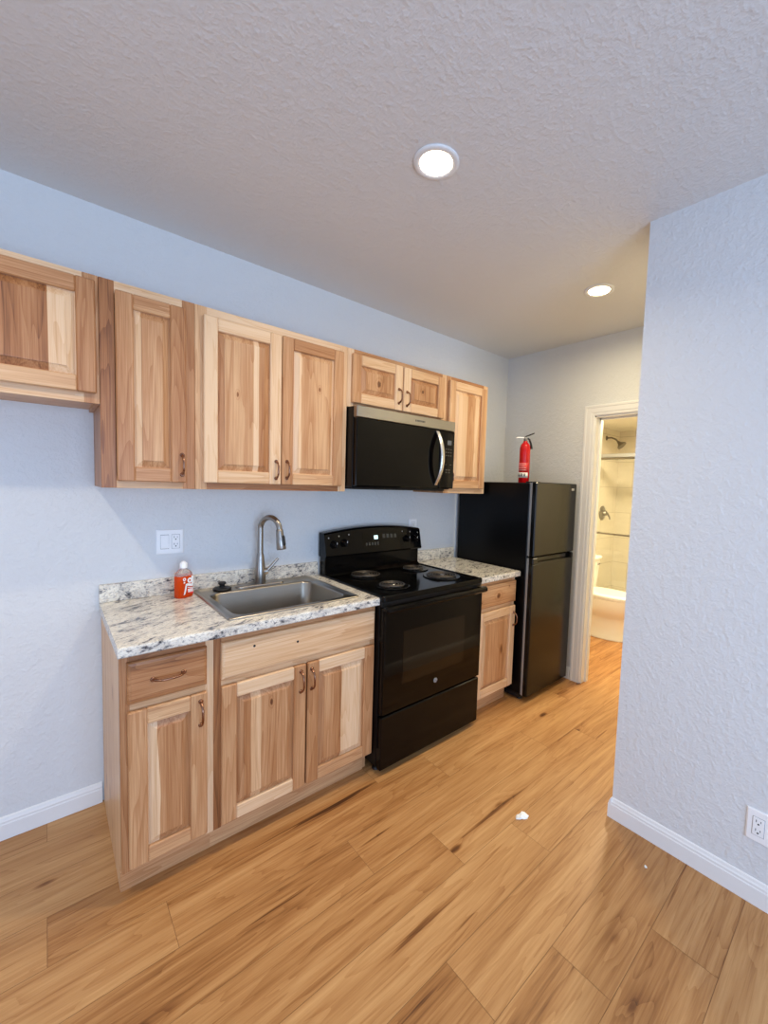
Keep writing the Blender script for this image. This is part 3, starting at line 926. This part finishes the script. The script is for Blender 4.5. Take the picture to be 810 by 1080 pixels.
# ------------------------------------------------------------------ microwave
mw = thing('microwave', 'stainless trimmed black over-the-range microwave under the short cabinet', 'microwave', (.38, -.2, 1.452))
mx0, mx1, mz0, mz1 = .006, .7525, 1.452, 1.882
MB().box(mx0, mx1, -.365, -.003, mz0, mz1, .003).build('housing', M['black_soft'], mw)
MB().box(mx0+.02, mx1-.02, -.34, -.03, mz0-.012, mz0, .003).build('vent_grille', M['black_matte'], mw)
ts = MB().box(mx0, mx1, -.400, -.365, 1.822, mz1, .003).build('top_trim', M['steel'], mw)
tm = MB()                                        # small illegible maker's lettering: a row of short strokes
xx = .412
for wd_ in (.010, .006, .009, .008, .010, .007, .009, .008):
    tm.box(xx, xx+wd_*.75, -.4006, -.3995, 1.846, 1.857); xx += wd_ + .0015
tm.build('lettering', M['ink'], ts)
dm = MB().box(mx0, .618, -.400, -.365, mz0+.006, 1.820, .004).build('door', M['black_glass'], mw)
cp = MB().box(.621, mx1, -.400, -.365, mz0+.006, 1.820, .004).build('control_panel', M['black_glass'], mw)
MB().box(.686, .722, -.4008, -.399, 1.733, 1.762).build('display', M['mw_display'], cp)
keys = [(xx, xx+.011, zz, zz+.006) for zz in (1.703, 1.683, 1.663) for xx in (.672, .693, .714)]
keys += [(xx, xx+.011, 1.607, 1.611) for xx in (.672, .714)]
keys += [(xx, xx+.015, zz, zz+.007) for zz in (1.572, 1.556) for xx in (.676, .700)]
for k_ in keys: MB().box(k_[0], k_[1], -.4006, -.399, k_[2], k_[3]).build('key', M['button'], cp)
pts = []
for i in range(21):
    s_ = -1 + 2*i/20
    pts.append((.594, -.404 - .052*(1-abs(s_)**2.2), 1.643 + .166*s_))
hb = MB()
rs = []
for p in pts:
    rs.append([(p[0]-.016, p[1]+.006, p[2]), (p[0]-.014, p[1]-.002, p[2]), (p[0]-.006, p[1]-.006, p[2]), (p[0]+.006, p[1]-.006, p[2]), (p[0]+.014, p[1]-.002, p[2]), (p[0]+.016, p[1]+.006, p[2])])
hb.rings(rs, True, True, True)
hb.build('door_handle', M['handle_steel'], dm)

# ------------------------------------------------------------------ refrigerator
fx0, fx1, fz = 1.214, 1.752, 1.520
fr = thing('refrigerator', 'black top-freezer refrigerator in the corner by the doorway', 'refrigerator', (1.483, -.36, 0))
MB().box(fx0, fx1, -.672, -.030, .045, fz-.006, .006).build('cabinet_body', M['black_soft'], fr)
MB().box(fx0+.01, fx1-.01, -.655, -.06, .012, .046).build('base_grille', M['black_matte'], fr)
for x_ in (fx0+.04, fx1-.04):
    for y_ in (-.64, -.08):
        MB().lathe((x_, y_, 0), [(.020, 0), (.020, .012), (.010, .014), (.010, .02)], 14).build('leveling_foot', M['black_matte'], fr)
M['fridge'] = plain('fridge_door_black', lin(12, 11, 9), .17, spec=.28, var=.05)
def fdoor(z0, z1, name, notch):
    d_ = MB()
    if notch:   # finger pocket along the top edge, right part
        d_.box(fx0, fx1, -.724, -.682, z0, z1-.040, .007)
        d_.box(fx0, fx0+.062, -.724, -.682, z1-.046, z1, .007)
        d_.box(fx0+.05, fx1-.004, -.700, -.682, z1-.05, z1-.004)
        d_.box(fx1-.035, fx1, -.724, -.682, z1-.046, z1, .007)
    else:
        d_.box(fx0, fx1, -.724, -.682, z0, z1, .007)
    o = d_.build(name, M['fridge'], fr)
    MB().box(fx0+.004, fx1-.004, -.6825, -.6715, z0+.006, z1-.006).build('door_gasket', M['silver'], o)
    MB().box(fx0-.0008, fx0+.006, -.6905, -.6835, z0+.004, z1-.004).build('edge_trim', M['silver'], o)
    return o
fd = fdoor(1.014, fz, 'freezer_door', False)
rd = fdoor(.040, 1.008, 'lower_door', True)
pk = MB(); pk.prism([(-.724, .958), (-.7205, .972), (-.700, .966), (-.700, .958)], 'x', fx0+.062, fx1-.035); pk.build('pocket_grip', M['fridge'], rd)
MB().box(1.672, 1.712, -.7252, -.7235, 1.469, 1.486, .0004).build('badge', M['silver'], fd)
MB().box(fx0+.01, fx0+.075, -.705, -.63, fz-.006, fz+.003, .002).build('hinge_cover', M['black_matte'], fr)

# ------------------------------------------------------------------ fire extinguisher
EX, EY, EZ = 1.462, -.450, 1.5142
ex = thing('fire_extinguisher', 'small red fire extinguisher standing on top of the fridge', 'fire extinguisher', (0, 0, 0))
MB().lathe((0, 0, 0), [(.036, 0), (.0395, .004), (.0395, .245), (.0385, .262), (.033, .282), (.024, .295), (.016, .301), (.015, .312)], 40).build('cylinder', M['red'], ex)
def band(z0, z1, a0, a1, r, name, mat, parent):
    mb = MB(); n_ = 24; rs = []
    for rr_ in (r, r+.0006):
        rs.append(rr_)
    vs = []
    for i in range(n_+1):
        a = R(a0 + (a1-a0)*i/n_)
        vs.append([(math.cos(a)*r, math.sin(a)*r, z0), (math.cos(a)*rs[1], math.sin(a)*rs[1], z0), (math.cos(a)*rs[1], math.sin(a)*rs[1], z1), (math.cos(a)*r, math.sin(a)*r, z1)])
    mb.rings(vs, True, True, True)
    return mb.build(name, mat, parent)
FA = 215   # label faces the room
wl = band(.040, .078, FA-80, FA+80, .0396, 'white_label', M['paper'], ex)
rl = band(.086, .150, FA-75, FA+75, .0396, 'red_label', M['label_red'], ex)
for k_, z_ in enumerate((.144, .130, .114, .098)):
    band(z_-.0045, z_+.0005, FA-60, FA+(60 if k_ != 1 else 40), .0403, 'label_text', M['pinkwhite'], rl)
for k_ in range(4):
    a0 = FA-52 + k_*29
    band(.050, .070, a0, a0+16, .0403, 'pictogram', M['ink'], wl)
    band(.058, .062, a0+5, a0+11, .0410, 'pictogram_mark', M['paper'], wl)
mb = MB().lathe((0, 0, .310), [(.013, 0), (.014, .012), (.012, .030)], 18)
mb.box(-.010, .010, -.008, .008, .322, .345, .002)
mb.build('valve', M['dark_nickel'], ex)
MB().tube([(.010, 0, .333), (-.002, 0, .345), (.03, 0, .358), (.062, 0, .372), (.066, 0, .373)], [.005, .007, .007, .006, .004], 10, flat=(.7, 1.4)).build('squeeze_lever', M['black_matte'], ex)
MB().tube([(-.004, 0, .334), (-.05, 0, .336), (-.072, 0, .333)], [.007, .006, .005], 10).build('carry_handle', M['white_plastic'], ex)
MB().tube([(.012, -.002, .335), (.028, -.004, .325), (.040, -.006, .295), (.046, -.006, .262), (.046, -.006, .255)], [.006, .0075, .0075, .0085, .0085], 12).build('hose', M['black_matte'], ex)
MB().lathe((0, -.010, .332), [(.011, 0), (.011, .006), (.008, .008)], 18, 'y').build('gauge', M['silver'], ex)
ex.location = (EX, EY, EZ); ex.rotation_euler = (0, 0, R(-38))

# ------------------------------------------------------------------ outlets and switches
def plate(mb, x0, x1, z0, z1):
    mb.rings([[(x0, -.0005, z0), (x1, -.0005, z0), (x1, -.0005, z1), (x0, -.0005, z1)], [(x0, -.004, z0), (x1, -.004, z0), (x1, -.004, z1), (x0, -.004, z1)],
              [(x0+.004, -.0065, z0+.004), (x1-.004, -.0065, z0+.004), (x1-.004, -.0065, z1-.004), (x0+.004, -.0065, z1-.004)]], True, True, False)
def duplex(parent, xc, zc_):
    MB().box(xc-.0178, xc+.0178, -.0070, -.0060, zc_-.0343, zc_+.0343).build('receptacle_painted_gap', M['gap'], parent)  # no real part: grey box painting the shaded gap round the receptacle
    rc_ = MB().box(xc-.0165, xc+.0165, -.0085, -.006, zc_-.033, zc_+.033, .001).build('receptacle', M['white_plastic'], parent)
    sm_ = MB()
    for dz in (.0165, -.0165):
        sm_.box(xc-.0075, xc-.0055, -.0088, -.0075, zc_+dz+.000, zc_+dz+.009)
        sm_.box(xc+.0055, xc+.0075, -.0088, -.0075, zc_+dz+.001, zc_+dz+.008)
        sm_.lathe((xc, -.0078, zc_+dz-.006), [(.0030, 0), (.0030, .0010)], 12, 'y')
    sm_.build('slots', M['slot'], rc_)
o1 = thing('wall_outlet', 'white two-gang plate with rocker switch and outlet above the soap bottle', 'outlet', (-.776, 0, 1.166))
mb = MB(); plate(mb, -.8335, -.7195, 1.108, 1.224); mb.build('cover_plate', M['white_plastic'], o1)
MB().box(-.8175, -.7825, -.0070, -.0060, 1.1318, 1.2002).build('rocker_painted_gap', M['gap'], o1)  # no real part: grey box painting the shaded gap round the rocker
MB().prism([(-.006, 1.133), (-.0115, 1.136), (-.0078, 1.166), (-.0085, 1.197), (-.006, 1.199)], 'x', -.8165, -.7835).build('rocker_switch', M['white_plastic'], o1)
duplex(o1, -.7535, 1.166)
o2 = thing('wall_outlet', 'white single outlet plate on the wall behind the range', 'outlet', (.765, 0, 1.175))
mb = MB(); plate(mb, .729, .800, 1.115, 1.229); mb.build('cover_plate', M['white_plastic'], o2)
duplex(o2, .7645, 1.172)
o3 = thing('wall_outlet', 'white duplex outlet plate low on the right-hand wall', 'outlet', (0, 0, 0))
mb = MB(); plate(mb, -.0355, .0355, -.0585, .0585); mb.build('cover_plate', M['white_plastic'], o3)
duplex(o3, 0, 0)
o3.rotation_euler = (0, 0, R(-90)); o3.location = (XR, -2.042, .289)

# ------------------------------------------------------------------ ceiling lights
def can(label, x, y, power, colr, spread=148):
    t = thing('recessed_light', label, 'ceiling light', (x, y, H), 'recessed ceiling lights')
    MB().lathe((x, y, H), [(.080, -.0005), (.080, -.004), (.074, -.007), (.060, -.007), (.056, -.003)], 40, cap0=True, cap1=False).build('trim_ring', M['trim'], t)
    t_ = NT('lens_%d' % len(bpy.data.materials)); lm = t_.set(color=(1, 1, 1, 1), emis=(*colr, 1), estr=14.0)
    MB().lathe((x, y, H), [(.057, -.0035), (.054, -.0055), (.030, -.0062)], 36, cap0=False, cap1=True).build('lens', lm, t)
    l = bpy.data.lights.new('downlight', 'AREA'); l.shape = 'DISK'; l.size = .10; l.spread = R(spread)
    l.energy = power; l.color = colr
    o = bpy.data.objects.new('downlight', l); col.objects.link(o)
    o.parent = t; o.location = (0, 0, -.012)
    return t
WARM = (1.0, .85, .63)
HALLC = (1.0, .83, .50)
can('recessed ceiling light over the open floor, nearer and larger of the two', -.182, -1.146, CAN_W, WARM)
can('recessed ceiling light in the hall beyond the right-hand wall corner', 1.114, -1.119, HALL_W, HALLC, 172)
can('recessed ceiling light out of frame to the left', -1.74, -1.10, CAN_W, WARM)

# ------------------------------------------------------------------ bathroom things
tl = thing('toilet', 'white toilet seen through the bathroom doorway', 'toilet', (3.03, -.40, 0))
TX = 3.03
mb = MB()
def egg(cx_, yb_, yf_, hw, z, n_=36):
    """elongated bowl outline, back at yb_, front at yf_"""
    ym = yb_ - (yb_-yf_)*.42
    pts = []
    for i in range(n_):
        a = 2*math.pi*i/n_
        s_, c_ = math.sin(a), math.cos(a)
        y_ = ym + (s_*(yb_-ym) if s_ > 0 else s_*(ym-yf_))
        pts.append((cx_ + hw*math.copysign(abs(c_)**.85, c_), y_, z))
    return pts
mb.rings([egg(TX, -.20, -.665, .128, .0), egg(TX, -.20, -.665, .128, .018), egg(TX, -.21, -.645, .108, .035), egg(TX, -.21, -.635, .100, .12), egg(TX, -.22, -.63, .098, .20), egg(TX, -.22, -.645, .112, .225),
          egg(TX, -.21, -.70, .155, .262), egg(TX, -.20, -.735, .176, .31), egg(TX, -.20, -.752, .186, .36), egg(TX, -.20, -.757, .188, .41)], True, True, True)
mb.build('bowl', M['porcelain'], tl)
mb = MB(); mb.rings([egg(TX, -.215, -.760, .188, .413), egg(TX, -.215, -.762, .190, .420), egg(TX, -.215, -.762, .190, .430)], True, True, True); mb.build('seat', M['porcelain'], tl)
mb = MB(); mb.rings([egg(TX, -.205, -.760, .188, .432), egg(TX, -.205, -.762, .190, .438), egg(TX, -.205, -.756, .184, .450), egg(TX, -.215, -.72, .15, .456)], True, True, True); mb.build('lid', M['porcelain'], tl)
mb = MB(); mb.rings([rrect(TX-.19, TX+.19, -.245, -.062, .03, .405), rrect(TX-.20, TX+.20, -.255, -.058, .03, .45), rrect(TX-.215, TX+.215, -.27, -.056, .03, .745)], True, True, True); mb.build('tank', M['porcelain'], tl)
mb = MB(); mb.rings([rrect(TX-.222, TX+.222, -.282, -.054, .03, .746), rrect(TX-.226, TX+.226, -.286, -.053, .03, .754), rrect(TX-.226, TX+.226, -.286, -.053, .03, .772), rrect(TX-.215, TX+.215, -.276, -.056, .03, .782)], True, True, True); mb.build('tank_lid', M['porcelain'], tl)
MB().tube([(TX+.15, -.268, .70), (TX+.15, -.285, .70), (TX+.10, -.292, .695)], [.009, .008, .006], 10).build('flush_lever', M['chrome'], tl)

tb = thing('shower_pan', 'low white shower pan behind the toilet', 'shower pan', (3.63, -.9, 0))
mb = MB()
mb.rings([rrect(3.252, BX-.004, -1.746, -.066, .02, 0), rrect(3.252, BX-.004, -1.746, -.066, .02, .095), rrect(3.26, BX-.01, -1.74, -.072, .02, .105), rrect(3.33, BX-.03, -1.72, -.09, .05, .105),
          rrect(3.35, BX-.05, -1.70, -.11, .05, .06), rrect(3.5, BX-.2, -1.5, -.32, .05, .045)], True, True, True)
mb.build('pan', M['porcelain'], tb)
sd = thing('shower_door', 'framed sliding glass shower door with bronze towel bar', 'shower door', (3.29, -.9, .105))
hr = MB().box(3.262, 3.312, -1.745, -.066, 1.832, 1.872, .004).build('header_rail', M['silver'], sd)
MB().box(3.258, 3.316, -1.745, -.066, 1.812, 1.832, .003).build('rail_lip', M['dark_nickel'], hr)
MB().box(3.262, 3.312, -1.745, -.066, .107, .129, .003).build('bottom_track', M['dark_nickel'], sd)
MB().box(3.268, 3.306, -.090, -.064, .129, 1.815, .002).build('wall_jamb', M['dark_nickel'], sd)
p1 = MB().box(3.272, 3.278, -.95, -.092, .130, 1.814).build('glass_panel', M['pane'], sd)
p2 = MB().box(3.296, 3.302, -1.740, -.88, .130, 1.814).build('glass_panel', M['pane'], sd)
mb = MB().tube([(3.235, -.20, 1.022), (3.235, -.90, 1.022)], .009, 12)
for y_ in (-.215, -.885): mb.tube([(3.235, y_, 1.022), (3.273, y_, 1.022)], [.012, .012], 12)
mb.build('towel_bar', M['dark_nickel'], sd)
sh = thing('shower_fixture', 'bronze shower head on a bent arm on the tiled wall', 'shower head', (3.66, -.064, 2.07))
MB().lathe((3.66, -.062, 2.09), [(.028, 0), (.026, .006), (.012, .012)], 20, 'y').build('flange', M['dark_nickel'], sh)
MB().tube([(3.66, -.07, 2.09), (3.66, -.12, 2.09), (3.66, -.165, 2.07), (3.66, -.20, 2.035)], .0095, 12).build('arm', M['dark_nickel'], sh)
MB().tube([(3.66, -.195, 2.04), (3.66, -.212, 2.022), (3.66, -.235, 1.998), (3.66, -.243, 1.990)], [.014, .022, .052, .052], 24).build('spray_head', M['dark_nickel'], sh)
sv = thing('shower_valve', 'round bronze shower valve with a lever handle on the tiled wall', 'shower valve', (3.66, -.064, 1.216))
MB().lathe((3.66, -.062, 1.216), [(.085, 0), (.083, .006), (.060, .012), (.030, .016), (.028, .05), (.022, .055)], 32, 'y').build('escutcheon', M['dark_nickel'], sv)
MB().tube([(3.66, -.105, 1.216), (3.67, -.125, 1.21), (3.70, -.135, 1.17), (3.705, -.135, 1.145)], [.014, .012, .009, .008], 12).build('lever', M['dark_nickel'], sv)
bl = bpy.data.lights.new('bath_lamp', 'AREA'); bl.shape = 'DISK'; bl.size = .25; bl.energy = BATH_W; bl.color = (1.0, .84, .56)
bt_ = thing('bath_ceiling_light', 'round ceiling light inside the bathroom', 'ceiling light', (2.75, -.95, BZ))
MB().lathe((2.75, -.95, BZ), [(.15, 0), (.15, -.02), (.13, -.05), (.07, -.07)], 32).build('dome', NT('dome_glow').set(color=(1, 1, 1, 1), emis=(1, .86, .6, 1), estr=3), bt_)
blo = bpy.data.objects.new('bath_lamp', bl); col.objects.link(blo); blo.parent = bt_; blo.location = (0, 0, -.09)

# ------------------------------------------------------------------ scraps on the floor
def scrap(name, label, cat, x, y, s_, mat, rot, hgt=.010):
    mb = MB(); n_ = 11
    top = []; bot = []
    rnd = random.Random(5)
    for i in range(n_):
        a = 2*math.pi*i/n_
        r_ = s_*(.75 + .5*rnd.random())*(1 + .35*math.cos(2*(a-rot)))
        bot.append((x+math.cos(a)*r_, y+math.sin(a)*r_, .0006 + .004*rnd.random()))
        top.append((x+math.cos(a)*r_*.8, y+math.sin(a)*r_*.8, hgt*(.5+rnd.random())))
    mb.rings([bot, top], True, False, False)
    mb.add(top + [(x, y, hgt*1.5)], [(i, (i+1) % n_, n_) for i in range(n_)])
    return tag(mb.build(name, mat), label, cat)
scrap('paper_scrap', 'small crumpled white paper scrap on the floor before the range', 'paper scrap', .352, -1.277, .022, M['paper'], R(-20))
scrap('debris_chip', 'tiny pale chip on the floor beside the right-hand wall', 'debris', .521, -1.737, .006, M['paper'], R(40), .003)
